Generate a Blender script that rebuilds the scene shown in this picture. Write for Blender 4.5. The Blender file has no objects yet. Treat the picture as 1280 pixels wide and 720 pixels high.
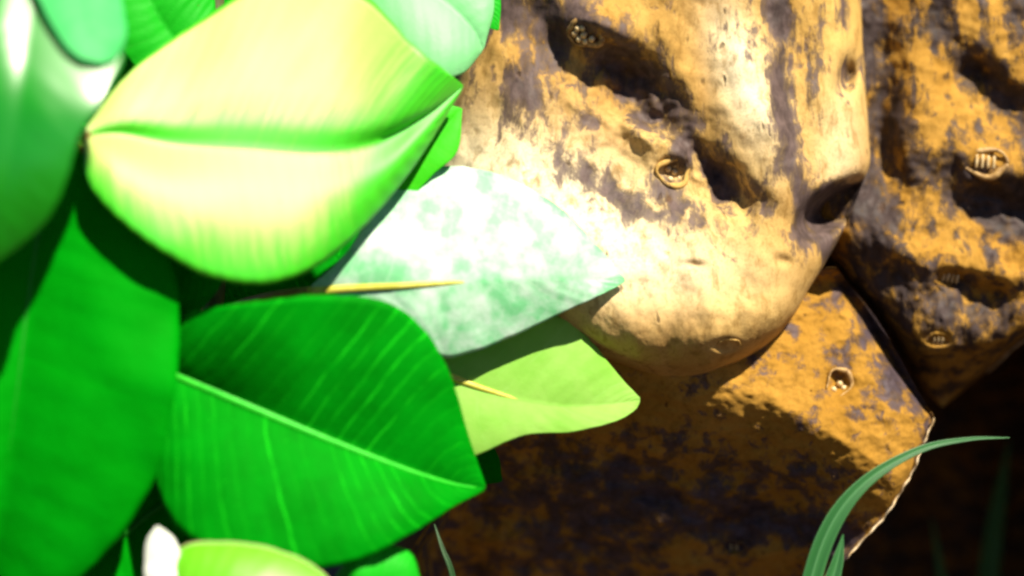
import bpy, math, random
import numpy as np
from mathutils import Vector, Matrix
from mathutils.bvhtree import BVHTree

S = bpy.context.scene
COL = S.collection
random.seed(7)

# ------------------------------------------------------------------ camera, sky, sun, exposure
K = 0.0002            # metres per photograph pixel on the plane y = 0 (picture about 26 cm wide)
DIST = 0.5            # camera to that plane
cam_d = bpy.data.cameras.new('camera')
cam = bpy.data.objects.new('camera', cam_d); COL.objects.link(cam)
cam.location = (0, -DIST, 0); cam.rotation_euler = (math.radians(90), 0, 0)
cam_d.sensor_width = 36; cam_d.lens = 36 * DIST / (1280 * K)
cam_d.clip_start = 0.01; cam_d.clip_end = 200
cam_d.dof.use_dof = True; cam_d.dof.focus_distance = 0.502; cam_d.dof.aperture_fstop = 4.0
S.camera = cam

TO_SUN = Vector((0.40, -0.58, 0.80)).normalized()
world = bpy.data.worlds.new('World'); S.world = world; world.use_nodes = True
wn = world.node_tree.nodes; wn.clear()
sky = wn.new('ShaderNodeTexSky'); sky.sky_type = 'NISHITA'; sky.sun_disc = False
sky.air_density = 0.5; sky.dust_density = 0.2; sky.altitude = 2200
sky.sun_elevation = math.asin(TO_SUN.z); sky.sun_rotation = math.atan2(TO_SUN.x, TO_SUN.y)
bgn = wn.new('ShaderNodeBackground'); bgn.inputs['Strength'].default_value = 0.05
wo = wn.new('ShaderNodeOutputWorld')
world.node_tree.links.new(sky.outputs[0], bgn.inputs[0]); world.node_tree.links.new(bgn.outputs[0], wo.inputs[0])

sun_d = bpy.data.lights.new('sun', 'SUN'); sun_d.energy = 5.0; sun_d.angle = math.radians(1.6); sun_d.color = (1.0, 0.91, 0.74)
sun = bpy.data.objects.new('sun', sun_d); COL.objects.link(sun)
sun.rotation_euler = TO_SUN.to_track_quat('Z', 'Y').to_euler()

S.view_settings.view_transform = 'Standard'; S.view_settings.look = 'None'
S.view_settings.exposure = 0.95; S.view_settings.gamma = 1.0
S.view_settings.use_curve_mapping = False
S.render.engine = 'CYCLES'; S.cycles.filter_width = 2.6

# ------------------------------------------------------------------ helpers
def W(px, py, h):
    """photograph pixel at h millimetres in front of the trunk plane -> world point (numpy friendly)"""
    px = np.asarray(px, float); py = np.asarray(py, float); h = np.asarray(h, float) * 0.001
    f = (DIST - h) / DIST
    return np.stack([(px - 640) * K * f, -h + 0 * px, (360 - py) * K * f], axis=-1)

def vnoise(x, y, seed=0):
    """smooth 2-d gradient noise, about -1..1"""
    x = np.asarray(x, float); y = np.asarray(y, float)
    xi = np.floor(x).astype(np.int64); yi = np.floor(y).astype(np.int64)
    xf = x - xi; yf = y - yi
    def g(i, j):
        n = (i * 374761393 + j * 668265263 + seed * 1442695041) & 0x7fffffff
        n = ((n ^ (n >> 13)) * 1274126177) & 0x7fffffff
        n = n ^ (n >> 16)
        a = (n & 0xffff) / 65536.0 * 2 * math.pi
        return np.cos(a), np.sin(a)
    u = xf**3 * (xf * (xf * 6 - 15) + 10); v = yf**3 * (yf * (yf * 6 - 15) + 10)
    def d(i, j):
        gx, gy = g(xi + i, yi + j); return gx * (xf - i) + gy * (yf - j)
    a = d(0, 0) * (1 - u) + d(1, 0) * u; b = d(0, 1) * (1 - u) + d(1, 1) * u
    return (a * (1 - v) + b * v) * 1.5

def fbm(x, y, sx, sy, octs=4, seed=0, gain=0.5):
    r = 0; a = 1.0
    for o in range(octs):
        r = r + a * vnoise(x / sx * 2**o, y / sy * 2**o, seed + o * 17); a *= gain
    return r

def curve(tab, v):
    xs, ys = zip(*tab); return np.interp(v, xs, ys)

def smooth_curve(tab, v):
    """Catmull-Rom style interpolation of a table"""
    xs = np.array([t[0] for t in tab], float); ys = np.array([t[1] for t in tab], float)
    m = np.gradient(ys, xs)
    v = np.clip(v, xs[0], xs[-1]); i = np.clip(np.searchsorted(xs, v) - 1, 0, len(xs) - 2)
    hh = xs[i+1] - xs[i]; t = (v - xs[i]) / hh
    return ((2*t**3-3*t**2+1)*ys[i] + (t**3-2*t**2+t)*hh*m[i] + (-2*t**3+3*t**2)*ys[i+1] + (t**3-t**2)*hh*m[i+1])

def mesh_obj(name, verts, faces, mat, parent=None, smooth=True):
    me = bpy.data.meshes.new(name)
    me.from_pydata([tuple(map(float, v)) for v in verts], [], [tuple(map(int, f)) for f in faces]); me.update()
    if smooth: me.polygons.foreach_set('use_smooth', [True] * len(me.polygons))
    if mat: me.materials.append(mat)
    o = bpy.data.objects.new(name, me); COL.objects.link(o)
    if parent is not None:
        o.parent = parent; o.matrix_parent_inverse = Matrix.Identity(4)
        o.matrix_basis = Matrix.Translation(-parent_world(parent))
    return o

def parent_world(p):
    v = Vector((0, 0, 0))
    while p is not None:
        v = v + p.matrix_basis.translation; p = p.parent
    return v

def empty(name, loc, label, cat, group=None):
    o = bpy.data.objects.new(name, None); COL.objects.link(o)
    o.matrix_basis = Matrix.Translation(Vector(loc)); o.empty_display_size = 0.01
    o['label'] = label; o['category'] = cat
    if group: o['group'] = group
    return o

def tube_data(pts, radii, n=8, flat=1.0):
    pts = [Vector(p) for p in pts]; V = []; F = []
    up = Vector((0.123, -1, 0.2)).normalized()
    for i, p in enumerate(pts):
        t = (pts[min(i+1, len(pts)-1)] - pts[max(i-1, 0)]).normalized()
        a = t.cross(up)
        if a.length < 1e-6: a = t.cross(Vector((1, 0, 0)))
        a.normalize(); b = a.cross(t).normalized()
        for k in range(n):
            th = 2 * math.pi * k / n
            V.append(p + a * math.cos(th) * radii[i] + b * math.sin(th) * radii[i] * flat)
    for i in range(len(pts) - 1):
        for k in range(n):
            k2 = (k + 1) % n
            F.append((i*n+k, i*n+k2, (i+1)*n+k2, (i+1)*n+k))
    F.append(tuple(range(n))[::-1]); F.append(tuple((len(pts)-1)*n + k for k in range(n)))
    return V, F

def bez(p0, p1, p2, p3, n):
    out = []
    for i in range(n):
        t = i / (n - 1); s = 1 - t
        out.append(Vector(p0)*s**3 + Vector(p1)*3*s*s*t + Vector(p2)*3*s*t*t + Vector(p3)*t**3)
    return out

# ------------------------------------------------------------------ materials
class NT:
    def __init__(s, name):
        s.m = bpy.data.materials.new(name); s.m.use_nodes = True
        s.t = s.m.node_tree; s.t.nodes.clear()
    def n(s, typ, **kw):
        nd = s.t.nodes.new(typ)
        for k, v in kw.items():
            if k.startswith('_'): setattr(nd, k[1:], v)
            else:
                key = int(k[1:]) if k[0] == 'i' and k[1:].isdigit() else k.replace('__', ' ')
                sock = nd.inputs[key]
                if hasattr(v, 'is_output'): s.t.links.new(v, sock)
                else: sock.default_value = v
        return nd
    def math(s, op, a, b=0.0, c=0.0, clamp=False):
        return s.n('ShaderNodeMath', _operation=op, _use_clamp=clamp, i0=a, i1=b, i2=c).outputs[0]
    def mix(s, f, a, b, mode='MIX'):
        nd = s.t.nodes.new('ShaderNodeMix'); nd.data_type = 'RGBA'; nd.blend_type = mode
        for sock, v in ((nd.inputs[0], f), (nd.inputs[6], a), (nd.inputs[7], b)):
            if hasattr(v, 'is_output'): s.t.links.new(v, sock)
            else: sock.default_value = v if not isinstance(v, tuple) or len(v) == 4 else (*v, 1)
        return nd.outputs[2]
    def ramp(s, f, stops, interp='LINEAR'):
        nd = s.t.nodes.new('ShaderNodeValToRGB'); s.t.links.new(f, nd.inputs[0]); cr = nd.color_ramp; cr.interpolation = interp
        while len(cr.elements) < len(stops): cr.elements.new(0.5)
        for e, (p, c) in zip(cr.elements, stops):
            e.position = p; e.color = (c, c, c, 1) if not isinstance(c, tuple) else (*c, 1)
        return nd.outputs[0]
    def noise(s, vec, scale, detail=4, rough=0.55, dist=0.0):
        return s.n('ShaderNodeTexNoise', Vector=vec, Scale=scale, Detail=detail, Roughness=rough, Distortion=dist).outputs[0]
    def out(s, sh):
        o = s.n('ShaderNodeOutputMaterial'); s.t.links.new(sh, o.inputs[0]); return s.m

def bark_mat(name, ochre, pale, dark, patch=0.5, stretch=0.55, spec=0.14, fleck=1.0):
    b = NT(name)
    co = b.n('ShaderNodeTexCoord').outputs['Object']
    mp = b.n('ShaderNodeMapping', Vector=co, Scale=(1, 1, stretch)).outputs[0]
    warp = b.n('ShaderNodeTexNoise', Vector=mp, Scale=260.0, Detail=4.0).outputs[1]
    wv = b.n('ShaderNodeVectorMath', _operation='MULTIPLY_ADD', i0=warp, i1=(0.004, 0.004, 0.004), i2=mp).outputs[0]
    n1 = b.noise(wv, 105.0 * fleck, 8, 0.66)
    n2 = b.noise(mp, 55.0, 6, 0.6)
    n3 = b.noise(co, 1500.0, 3, 0.6)
    n5 = b.noise(wv, 330.0, 5, 0.62)
    stk = b.noise(b.n('ShaderNodeMapping', Vector=co, Scale=(1, 1, 0.10)).outputs[0], 170.0, 5, 0.6)
    att = b.n('ShaderNodeAttribute', _attribute_name='stain_shade').outputs['Fac']  # bark mottling and painted shade in one mask
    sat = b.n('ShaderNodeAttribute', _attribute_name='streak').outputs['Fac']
    pal = b.n('ShaderNodeAttribute', _attribute_name='sun_paint').outputs['Fac']
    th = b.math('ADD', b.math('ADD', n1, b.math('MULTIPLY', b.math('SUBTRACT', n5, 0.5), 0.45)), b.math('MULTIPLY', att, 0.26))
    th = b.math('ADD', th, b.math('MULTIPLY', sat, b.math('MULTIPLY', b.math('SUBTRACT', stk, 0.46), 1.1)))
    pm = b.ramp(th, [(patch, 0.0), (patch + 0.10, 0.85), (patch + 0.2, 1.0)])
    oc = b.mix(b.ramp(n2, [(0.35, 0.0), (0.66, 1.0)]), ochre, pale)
    oc = b.mix(b.math('MULTIPLY', pal, 0.9), oc, (0.86, 0.74, 0.50))  # blown-out sunlight painted into the bark colour
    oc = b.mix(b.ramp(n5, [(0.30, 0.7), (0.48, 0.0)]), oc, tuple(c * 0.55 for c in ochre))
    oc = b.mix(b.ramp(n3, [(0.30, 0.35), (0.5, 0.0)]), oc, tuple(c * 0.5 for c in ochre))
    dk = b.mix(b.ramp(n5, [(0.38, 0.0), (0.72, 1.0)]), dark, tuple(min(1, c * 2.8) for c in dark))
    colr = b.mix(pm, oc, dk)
    pit = b.n('ShaderNodeTexVoronoi', Vector=wv, Scale=230.0, Randomness=1.0)
    pitm = b.math('MULTIPLY', b.ramp(pit.outputs['Distance'], [(0.05, 1.0), (0.16, 0.0)]),
                  b.ramp(b.n('ShaderNodeSeparateColor', i0=pit.outputs['Color']).outputs[0], [(0.60, 0.0), (0.66, 1.0)]))
    colr = b.mix(b.math('MULTIPLY', pitm, 0.7), colr, (0.05, 0.025, 0.012))
    pit2 = b.n('ShaderNodeTexVoronoi', Vector=wv, Scale=95.0, Randomness=1.0)
    pm2 = b.math('MULTIPLY', b.ramp(pit2.outputs['Distance'], [(0.03, 1.0), (0.15, 0.0)]),
                  b.ramp(b.n('ShaderNodeSeparateColor', i0=pit2.outputs['Color']).outputs[1], [(0.55, 0.0), (0.62, 1.0)]))
    colr = b.mix(b.math('MULTIPLY', pm2, 0.75), colr, (0.10, 0.045, 0.015))
    pitm = b.math('MAXIMUM', pitm, pm2)
    hgt = b.math('ADD', b.math('MULTIPLY', n5, 0.28), b.math('MULTIPLY', n3, 0.08))
    hgt = b.math('SUBTRACT', hgt, b.math('MULTIPLY', pitm, 0.5))
    hgt = b.math('SUBTRACT', hgt, b.math('MULTIPLY', pm, 0.28))
    bp = b.n('ShaderNodeBump', Strength=0.7, Distance=0.001, Height=hgt).outputs[0]
    ro = b.math('SUBTRACT', 0.88, b.math('MULTIPLY', pm, 0.33))
    p = b.n('ShaderNodeBsdfPrincipled', Base__Color=colr, Roughness=ro, Normal=bp)
    p.inputs['Specular IOR Level'].default_value = spec
    return b.out(p.outputs[0])

def leaf_mat(name, base, alt, vein, nv=22, k=0.16, vein_amt=0.5, gloss=0.4, spec=0.4, coat=0.0, coat_ior=1.5, trans=0.25, tcol=None,
             blotch=0.3, bscale=60.0, corrug=0.5, edge=None, centre=None):
    b = NT(name)
    uv = b.n('ShaderNodeTexCoord').outputs['UV']; ob = b.n('ShaderNodeTexCoord').outputs['Object']
    sp = b.n('ShaderNodeSeparateXYZ', Vector=uv)
    u, v = sp.outputs[0], sp.outputs[1]
    av = b.math('MULTIPLY', b.math('ABSOLUTE', b.math('SUBTRACT', v, 0.5)), 2.0)
    wob = b.noise(uv, 5.0, 2)
    side = b.math('MULTIPLY', b.math('GREATER_THAN', v, 0.5), 0.37)
    x = b.math('ADD', b.math('MULTIPLY', b.math('ADD', b.math('SUBTRACT', u, b.math('MULTIPLY', av, k)), b.math('MULTIPLY', wob, 0.025)), float(nv)), side)
    fr = b.math('FRACT', x); fl = b.math('FLOOR', x)
    tri = b.math('ABSOLUTE', b.math('SUBTRACT', fr, 0.5))
    rnd = b.n('ShaderNodeTexWhiteNoise', _noise_dimensions='2D', Vector=b.n('ShaderNodeCombineXYZ', X=fl, Y=b.math('GREATER_THAN', v, 0.5)).outputs[0]).outputs[0]
    broken = b.ramp(b.noise(b.n('ShaderNodeCombineXYZ', X=x, Y=b.math('MULTIPLY', v, 9.0)).outputs[0], 1.0, 3), [(0.35, 0.1), (0.6, 1.0)])
    line = b.math('MULTIPLY', b.ramp(tri, [(0.0, 1.0), (0.13, 0.0)], 'EASE'), b.math('MULTIPLY', b.ramp(rnd, [(0.25, 0.12), (0.95, 1.0)]), broken))
    fine = b.noise(b.n('ShaderNodeCombineXYZ', X=b.math('MULTIPLY', x, 3.0), Y=b.math('MULTIPLY', v, 3.0)).outputs[0], 1.0, 3, 0.6)
    n1 = b.noise(ob, bscale, 5, 0.6)
    c = b.mix(b.ramp(n1, [(0.38, 0.0), (0.66, blotch)]), base, alt)
    c = b.mix(b.math('MULTIPLY', b.ramp(fine, [(0.45, 0.0), (0.75, 1.0)]), vein_amt * 0.5), c, alt)
    spk = b.ramp(b.noise(ob, 900.0, 2), [(0.7, 0.0), (0.78, 1.0)])
    c = b.mix(b.math('MULTIPLY', spk, 0.3), c, vein)
    c = b.mix(b.math('MULTIPLY', line, vein_amt), c, vein)
    if centre is not None:   # paler colour that thins out along the side veins towards tip and margin
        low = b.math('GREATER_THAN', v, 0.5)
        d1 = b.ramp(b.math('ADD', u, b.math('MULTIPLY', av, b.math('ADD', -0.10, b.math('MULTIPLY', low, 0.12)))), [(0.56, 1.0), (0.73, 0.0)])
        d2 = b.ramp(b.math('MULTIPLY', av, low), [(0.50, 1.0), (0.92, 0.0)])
        d3 = b.ramp(b.math('ADD', av, low), [(0.10, 0.0), (0.36, 1.0)])  # green band above the midrib, painting the fold's shade
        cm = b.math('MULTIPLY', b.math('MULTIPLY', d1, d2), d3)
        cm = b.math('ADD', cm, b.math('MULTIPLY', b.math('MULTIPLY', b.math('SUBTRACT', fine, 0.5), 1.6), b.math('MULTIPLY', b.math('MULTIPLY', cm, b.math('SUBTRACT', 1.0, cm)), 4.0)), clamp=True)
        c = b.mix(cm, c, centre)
    sv = b.n('ShaderNodeTexVoronoi', Vector=ob, Scale=170.0, Randomness=1.0)
    spot = b.math('MULTIPLY', b.ramp(sv.outputs['Distance'], [(0.03, 1.0), (0.09, 0.0)]), b.ramp(b.n('ShaderNodeSeparateColor', i0=sv.outputs['Color']).outputs[0], [(0.86, 0.0), (0.88, 1.0)]))
    c = b.mix(b.math('MULTIPLY', spot, 0.7), c, (0.10, 0.07, 0.015))
    if edge is not None:
        c = b.mix(b.ramp(av, [(0.955, 0.0), (0.985, 1.0)]), c, edge)
    hg = b.math('ADD', b.math('MULTIPLY', b.ramp(tri, [(0.0, 0.0), (0.5, 1.0)], 'EASE'), corrug), b.math('MULTIPLY', b.noise(ob, 420.0, 3), 0.35))
    bp = b.n('ShaderNodeBump', Strength=0.55, Distance=0.0006, Height=hg).outputs[0]
    p = b.n('ShaderNodeBsdfPrincipled', Base__Color=c, Roughness=b.math('ADD', gloss, b.math('MULTIPLY', n1, 0.1)), Normal=bp)
    p.inputs['Specular IOR Level'].default_value = spec
    p.inputs['Coat Weight'].default_value = coat; p.inputs['Coat IOR'].default_value = coat_ior; p.inputs['Coat Roughness'].default_value = gloss
    if trans <= 0: return b.out(p.outputs[0])
    t = b.n('ShaderNodeBsdfTranslucent', Color=(*(tcol or base), 1))
    ms = b.n('ShaderNodeMixShader', i0=trans, i1=p.outputs[0], i2=t.outputs[0])
    return b.out(ms.outputs[0])

def plain_mat(name, c1, c2, scale=300.0, rough=0.5, spec=0.3, bump=0.3, bd=0.0004):
    b = NT(name)
    ob = b.n('ShaderNodeTexCoord').outputs['Object']
    n = b.noise(ob, scale, 5, 0.6)
    c = b.mix(b.ramp(n, [(0.35, 0.0), (0.65, 1.0)]), c1, c2)
    bp = b.n('ShaderNodeBump', Strength=bump, Distance=bd, Height=n).outputs[0]
    p = b.n('ShaderNodeBsdfPrincipled', Base__Color=c, Roughness=rough, Normal=bp)
    p.inputs['Specular IOR Level'].default_value = spec
    return b.out(p.outputs[0])

M = {}
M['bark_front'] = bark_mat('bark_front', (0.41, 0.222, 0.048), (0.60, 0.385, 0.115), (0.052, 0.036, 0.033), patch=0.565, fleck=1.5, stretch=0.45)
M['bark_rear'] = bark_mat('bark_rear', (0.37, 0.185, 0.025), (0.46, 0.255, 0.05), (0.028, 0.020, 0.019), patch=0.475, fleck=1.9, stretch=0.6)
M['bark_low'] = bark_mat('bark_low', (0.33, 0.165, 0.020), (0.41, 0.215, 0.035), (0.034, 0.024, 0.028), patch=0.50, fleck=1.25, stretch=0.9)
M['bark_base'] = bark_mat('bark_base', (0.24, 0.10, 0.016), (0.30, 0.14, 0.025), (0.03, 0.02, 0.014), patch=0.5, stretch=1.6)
M['soil'] = plain_mat('soil', (0.030, 0.018, 0.010), (0.075, 0.045, 0.025), 90.0, 0.9, 0.2, 0.8, 0.004)
M['scar'] = plain_mat('scar', (0.20, 0.10, 0.025), (0.52, 0.33, 0.12), 700.0, 0.5, 0.4, 0.4)
M['stub'] = plain_mat('stub', (0.55, 0.36, 0.14), (0.75, 0.60, 0.34), 900.0, 0.4, 0.5, 0.3)
M['rim'] = plain_mat('rim', (0.50, 0.33, 0.15), (0.80, 0.66, 0.45), 500.0, 0.6, 0.3, 0.3)
def grass_mat(name, c1, c2, c3):
    b = NT(name)
    sp = b.n('ShaderNodeSeparateXYZ', Vector=b.n('ShaderNodeTexCoord').outputs['UV'])
    n = b.noise(b.n('ShaderNodeCombineXYZ', X=b.math('MULTIPLY', sp.outputs[0], 2.0), Y=b.math('MULTIPLY', sp.outputs[1], 9.0)).outputs[0], 1.0, 4, 0.6)
    c = b.mix(b.ramp(n, [(0.35, 0.0), (0.6, 1.0)]), c1, c2)
    c = b.mix(b.ramp(b.math('ABSOLUTE', b.math('SUBTRACT', sp.outputs[1], 0.5)), [(0.02, 0.7), (0.07, 0.0), (0.42, 0.0), (0.5, 0.8)]), c, c3)
    bp = b.n('ShaderNodeBump', Strength=0.4, Distance=0.0003, Height=n).outputs[0]
    p = b.n('ShaderNodeBsdfPrincipled', Base__Color=c, Roughness=0.5, Normal=bp)
    t = b.n('ShaderNodeBsdfTranslucent', Color=(*c2, 1))
    return b.out(b.n('ShaderNodeMixShader', i0=0.2, i1=p.outputs[0], i2=t.outputs[0]).outputs[0])
M['grass'] = grass_mat('grass', (0.010, 0.10, 0.018), (0.03, 0.17, 0.035), (0.10, 0.30, 0.11))
M['grass_dim'] = grass_mat('grass_dim', (0.008, 0.05, 0.008), (0.015, 0.08, 0.012), (0.03, 0.10, 0.03))
M['grass_far'] = grass_mat('grass_far', (0.06, 0.26, 0.05), (0.09, 0.32, 0.08), (0.2, 0.4, 0.16))
M['stem'] = plain_mat('stem', (0.07, 0.09, 0.03), (0.13, 0.12, 0.05), 300.0, 0.6, 0.3, 0.4)
M['midrib_yellow'] = plain_mat('midrib_yellow', (0.46, 0.46, 0.04), (0.62, 0.58, 0.10), 400.0, 0.45, 0.4, 0.2)
M['midrib_green'] = plain_mat('midrib_green', (0.015, 0.50, 0.015), (0.04, 0.62, 0.03), 400.0, 0.45, 0.25, 0.2)
M['midrib_deep'] = plain_mat('midrib_deep', (0.008, 0.20, 0.008), (0.012, 0.26, 0.012), 400.0, 0.45, 0.25, 0.2)
M['petiole'] = plain_mat('petiole', (0.22, 0.16, 0.03), (0.30, 0.22, 0.05), 400.0, 0.5, 0.3, 0.2)
# leaves
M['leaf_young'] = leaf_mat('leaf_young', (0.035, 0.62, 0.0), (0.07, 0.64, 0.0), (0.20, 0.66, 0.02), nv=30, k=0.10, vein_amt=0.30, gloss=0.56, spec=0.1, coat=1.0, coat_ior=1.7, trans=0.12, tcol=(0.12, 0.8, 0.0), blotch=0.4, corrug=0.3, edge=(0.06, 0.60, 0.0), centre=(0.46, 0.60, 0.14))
M['leaf_deep'] = leaf_mat('leaf_deep', (0.0, 0.19, 0.002), (0.0, 0.29, 0.004), (0.012, 0.62, 0.012), nv=26, k=0.14, vein_amt=0.75, gloss=0.6, spec=0.03, trans=0.12, blotch=0.8, corrug=0.12)
M['leaf_big'] = leaf_mat('leaf_big', (0.0, 0.24, 0.002), (0.0, 0.31, 0.004), (0.0, 0.32, 0.003), nv=18, k=0.10, vein_amt=0.5, gloss=0.6, spec=0.03, trans=0.12, blotch=0.6, corrug=0.2)
M['leaf_gloss'] = leaf_mat('leaf_gloss', (0.0, 0.24, 0.0), (0.0, 0.30, 0.004), (0.01, 0.38, 0.03), nv=16, k=0.12, vein_amt=0.2, gloss=0.33, spec=0.02, coat=1.0, coat_ior=1.8, trans=0.12, corrug=0.05)
M['leaf_fresh'] = leaf_mat('leaf_fresh', (0.006, 0.42, 0.008), (0.02, 0.52, 0.02), (0.05, 0.48, 0.04), nv=16, k=0.12, vein_amt=0.25, gloss=0.5, spec=0.15, trans=0.2, corrug=0.2)
M['leaf_whitish'] = leaf_mat('leaf_whitish', (0.17, 0.58, 0.25), (0.62, 0.80, 0.68), (0.55, 0.80, 0.58), nv=14, k=0.12, vein_amt=0.35, gloss=0.5, spec=0.5, trans=0.12, blotch=1.0, bscale=130.0, corrug=0.2)
M['leaf_mint'] = leaf_mat('leaf_mint', (0.16, 0.58, 0.20), (0.26, 0.64, 0.30), (0.28, 0.64, 0.3), nv=14, k=0.12, vein_amt=0.15, gloss=0.5, spec=0.6, trans=0.15, blotch=0.7, corrug=0.1)
M['leaf_back'] = leaf_mat('leaf_back', (0.21, 0.50, 0.05), (0.32, 0.57, 0.11), (0.34, 0.64, 0.18), nv=16, k=0.12, vein_amt=0.2, gloss=0.6, spec=0.25, trans=0.2, tcol=(0.15, 0.5, 0.03), blotch=0.8, corrug=0.15)
M['leaf_bright'] = leaf_mat('leaf_bright', (0.13, 0.56, 0.0), (0.20, 0.62, 0.01), (0.35, 0.66, 0.04), nv=16, k=0.12, vein_amt=0.2, gloss=0.45, spec=0.6, coat=0.4, trans=0.2, edge=(0.75, 0.75, 0.35), corrug=0.15)
M['leaf_sliver'] = leaf_mat('leaf_sliver', (0.03, 0.50, 0.0), (0.06, 0.56, 0.0), (0.10, 0.6, 0.01), nv=7, k=0.10, vein_amt=0.25, gloss=0.5, spec=0.2, trans=0.15, corrug=0.08)
M['leaf_shade'] = leaf_mat('leaf_shade', (0.0, 0.14, 0.0), (0.0, 0.2, 0.0), (0.0, 0.3, 0.0), nv=7, k=0.10, vein_amt=0.25, gloss=0.6, spec=0.03, trans=0.12, corrug=0.08)
M['leaf_teal'] = leaf_mat('leaf_teal', (0.05, 0.50, 0.12), (0.10, 0.56, 0.18), (0.1, 0.55, 0.2), nv=14, k=0.12, vein_amt=0.15, gloss=0.5, spec=0.2, trans=0.15, blotch=0.7, corrug=0.1)
M['leaf_pale'] = leaf_mat('leaf_pale', (0.75, 0.80, 0.72), (0.82, 0.85, 0.78), (0.8, 0.85, 0.75), nv=10, vein_amt=0.15, gloss=0.4, spec=0.5, trans=0.2, corrug=0.1)

# ------------------------------------------------------------------ ground
gn = 60; gs = np.concatenate([-np.geomspace(60, 0.02, gn // 2), np.geomspace(0.02, 60, gn // 2)])
GX, GY = np.meshgrid(gs, gs)
GZ = -0.132 + 0.004 * fbm(GX, GY, 0.06, 0.06, 3, 5) * np.exp(-(GX**2 + GY**2) / 4)
gv = np.stack([GX, GY, GZ], -1).reshape(-1, 3)
gf = [(j*gn+i, j*gn+i+1, (j+1)*gn+i+1, (j+1)*gn+i) for j in range(gn-1) for i in range(gn-1)]
ground = mesh_obj('ground', gv, gf, M['soil']); ground['kind'] = 'structure'

# ------------------------------------------------------------------ trunk
def gauss(x, y, cx, cy, ang, sl, sw1, sw2=None):
    """elongated bump; ang in degrees clockwise on screen; sw1 on the up/right side, sw2 on the other"""
    a = math.radians(ang); ux, uy = math.cos(a), math.sin(a); vx, vy = uy, -ux
    p = (x - cx) * ux + (y - cy) * uy; q = (x - cx) * vx + (y - cy) * vy
    sw = np.where(q > 0, sw1, sw2 if sw2 else sw1)
    return np.exp(-0.5 * ((p / sl)**2 + (q / sw)**2))

SCARS = [(731, 42, 25, 18, -8, 7, 'dot', (0, 360), 0.28), (842, 215, 24, 20, 20, 6, 'dot', (0, 360), 0.26), (1231, 203, 33, 20, -4, 4, 'bar', (0, 360), 0.28),
         (1187, 347, 28, 14, -8, 4, 'bar', (100, 265), 0.3), (1172, 425, 18, 12, 0, 3, 'bar', (0, 360), 0.26), (1048, 480, 24, 17, 62, 3, 'dot', (-170, 130), 0.3),
         (908, 432, 22, 11, 0, 0, 'dot', (-20, 200), 0.2), (918, 684, 18, 11, 0, 2, 'bar', (0, 360), 0.28)]
def scar_dent(x, y):
    h = 0
    for c in SCARS: h = h - 1.7 * np.exp(-(((x - c[0]) / (c[2] * 0.8))**2 + ((y - c[1]) / (c[3] * 0.8))**2)**2)
    return h
def lobe(name, Ltab, Rtab, Htab, rows, nu, drop, back, power, hfun, stainshadefun, mat, parent, edge_pow=0.5, streakfun=None, sunpaintfun=None):
    """solid lobe of the trunk: rows of closed rings; the front half is shaped by hfun (px, py, u) in mm"""
    py = np.asarray(rows, float); nr = len(py)
    L = smooth_curve(Ltab, py); R = smooth_curve(Rtab, py); Hc = smooth_curve(Htab, py)
    u = 0.5 - 0.5 * np.cos(np.linspace(0, math.pi, nu)); u = 0.6 * u + 0.4 * np.linspace(0, 1, nu)
    PX = L[:, None] + (R - L)[:, None] * u[None]; PY = np.repeat(py[:, None], nu, 1)
    f = np.clip(1 - np.abs(2 * u - 1)**power, 0, 1)**edge_pow
    wid = np.clip((R - L) / 120.0, 0, 1)[:, None]**0.7
    Hh = Hc[:, None] - drop * (1 - f)[None] * wid
    fade = np.clip(f, 0, 1)[None]**0.6 * wid
    Hh = Hh + (hfun(PX, PY) + scar_dent(PX, PY)) * fade
    nb = 9; ub = np.linspace(1, 0, nb + 2)[1:-1]
    PXb = L[:, None] + (R - L)[:, None] * ub[None]; PYb = np.repeat(py[:, None], nb, 1)
    fb = np.sqrt(np.clip(1 - np.abs(2 * ub - 1)**2.2, 0, 1))
    Hb = (Hc[:, None] - drop * wid) - back * fb[None] * wid
    V = np.concatenate([W(PX, PY, Hh), W(PXb, PYb, Hb)], axis=1); n = nu + nb
    st = np.concatenate([stainshadefun(PX, PY), np.zeros_like(PXb)], 1)
    F = []
    for j in range(nr - 1):
        a = j * n
        for i in range(n):
            i2 = (i + 1) % n
            F.append((a + i, a + n + i, a + n + i2, a + i2))
    F.append(tuple(range(n))); F.append(tuple(reversed([(nr-1)*n + i for i in range(n)])))
    o = mesh_obj(name, V.reshape(-1, 3), F, mat, parent)
    at = o.data.attributes.new('stain_shade', 'FLOAT', 'POINT'); at.data.foreach_set('value', st.reshape(-1).astype(np.float32))
    for an, fn in (('streak', streakfun), ('sun_paint', sunpaintfun)):
        if fn:
            at = o.data.attributes.new(an, 'FLOAT', 'POINT')
            at.data.foreach_set('value', np.concatenate([np.clip(fn(PX, PY), 0, 1), np.zeros_like(PXb)], 1).reshape(-1).astype(np.float32))
    return o, V.reshape(-1, 3), F

trunk_base = W(900, 1010, -60)
trunk = empty('gnarled_trunk', trunk_base, 'lumpy ochre trunk with purple black mottling and round eye-like scars', 'trunk')
rowsplit = lambda a, b, n: np.linspace(a, b, n)

# body at the back, reaching from the ground to above the picture
def h_body(x, y): return 5 * fbm(x, y, 150, 220, 4, 3)
solids = []
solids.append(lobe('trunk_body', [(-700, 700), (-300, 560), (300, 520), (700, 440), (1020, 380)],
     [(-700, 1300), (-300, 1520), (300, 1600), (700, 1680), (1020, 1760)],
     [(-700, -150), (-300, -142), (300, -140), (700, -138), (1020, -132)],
     rowsplit(-700, 1020, 90), 90, 60, 60, 2.4, h_body, lambda x, y: 0.3 + 0 * x, M['bark_base'], trunk))

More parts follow.
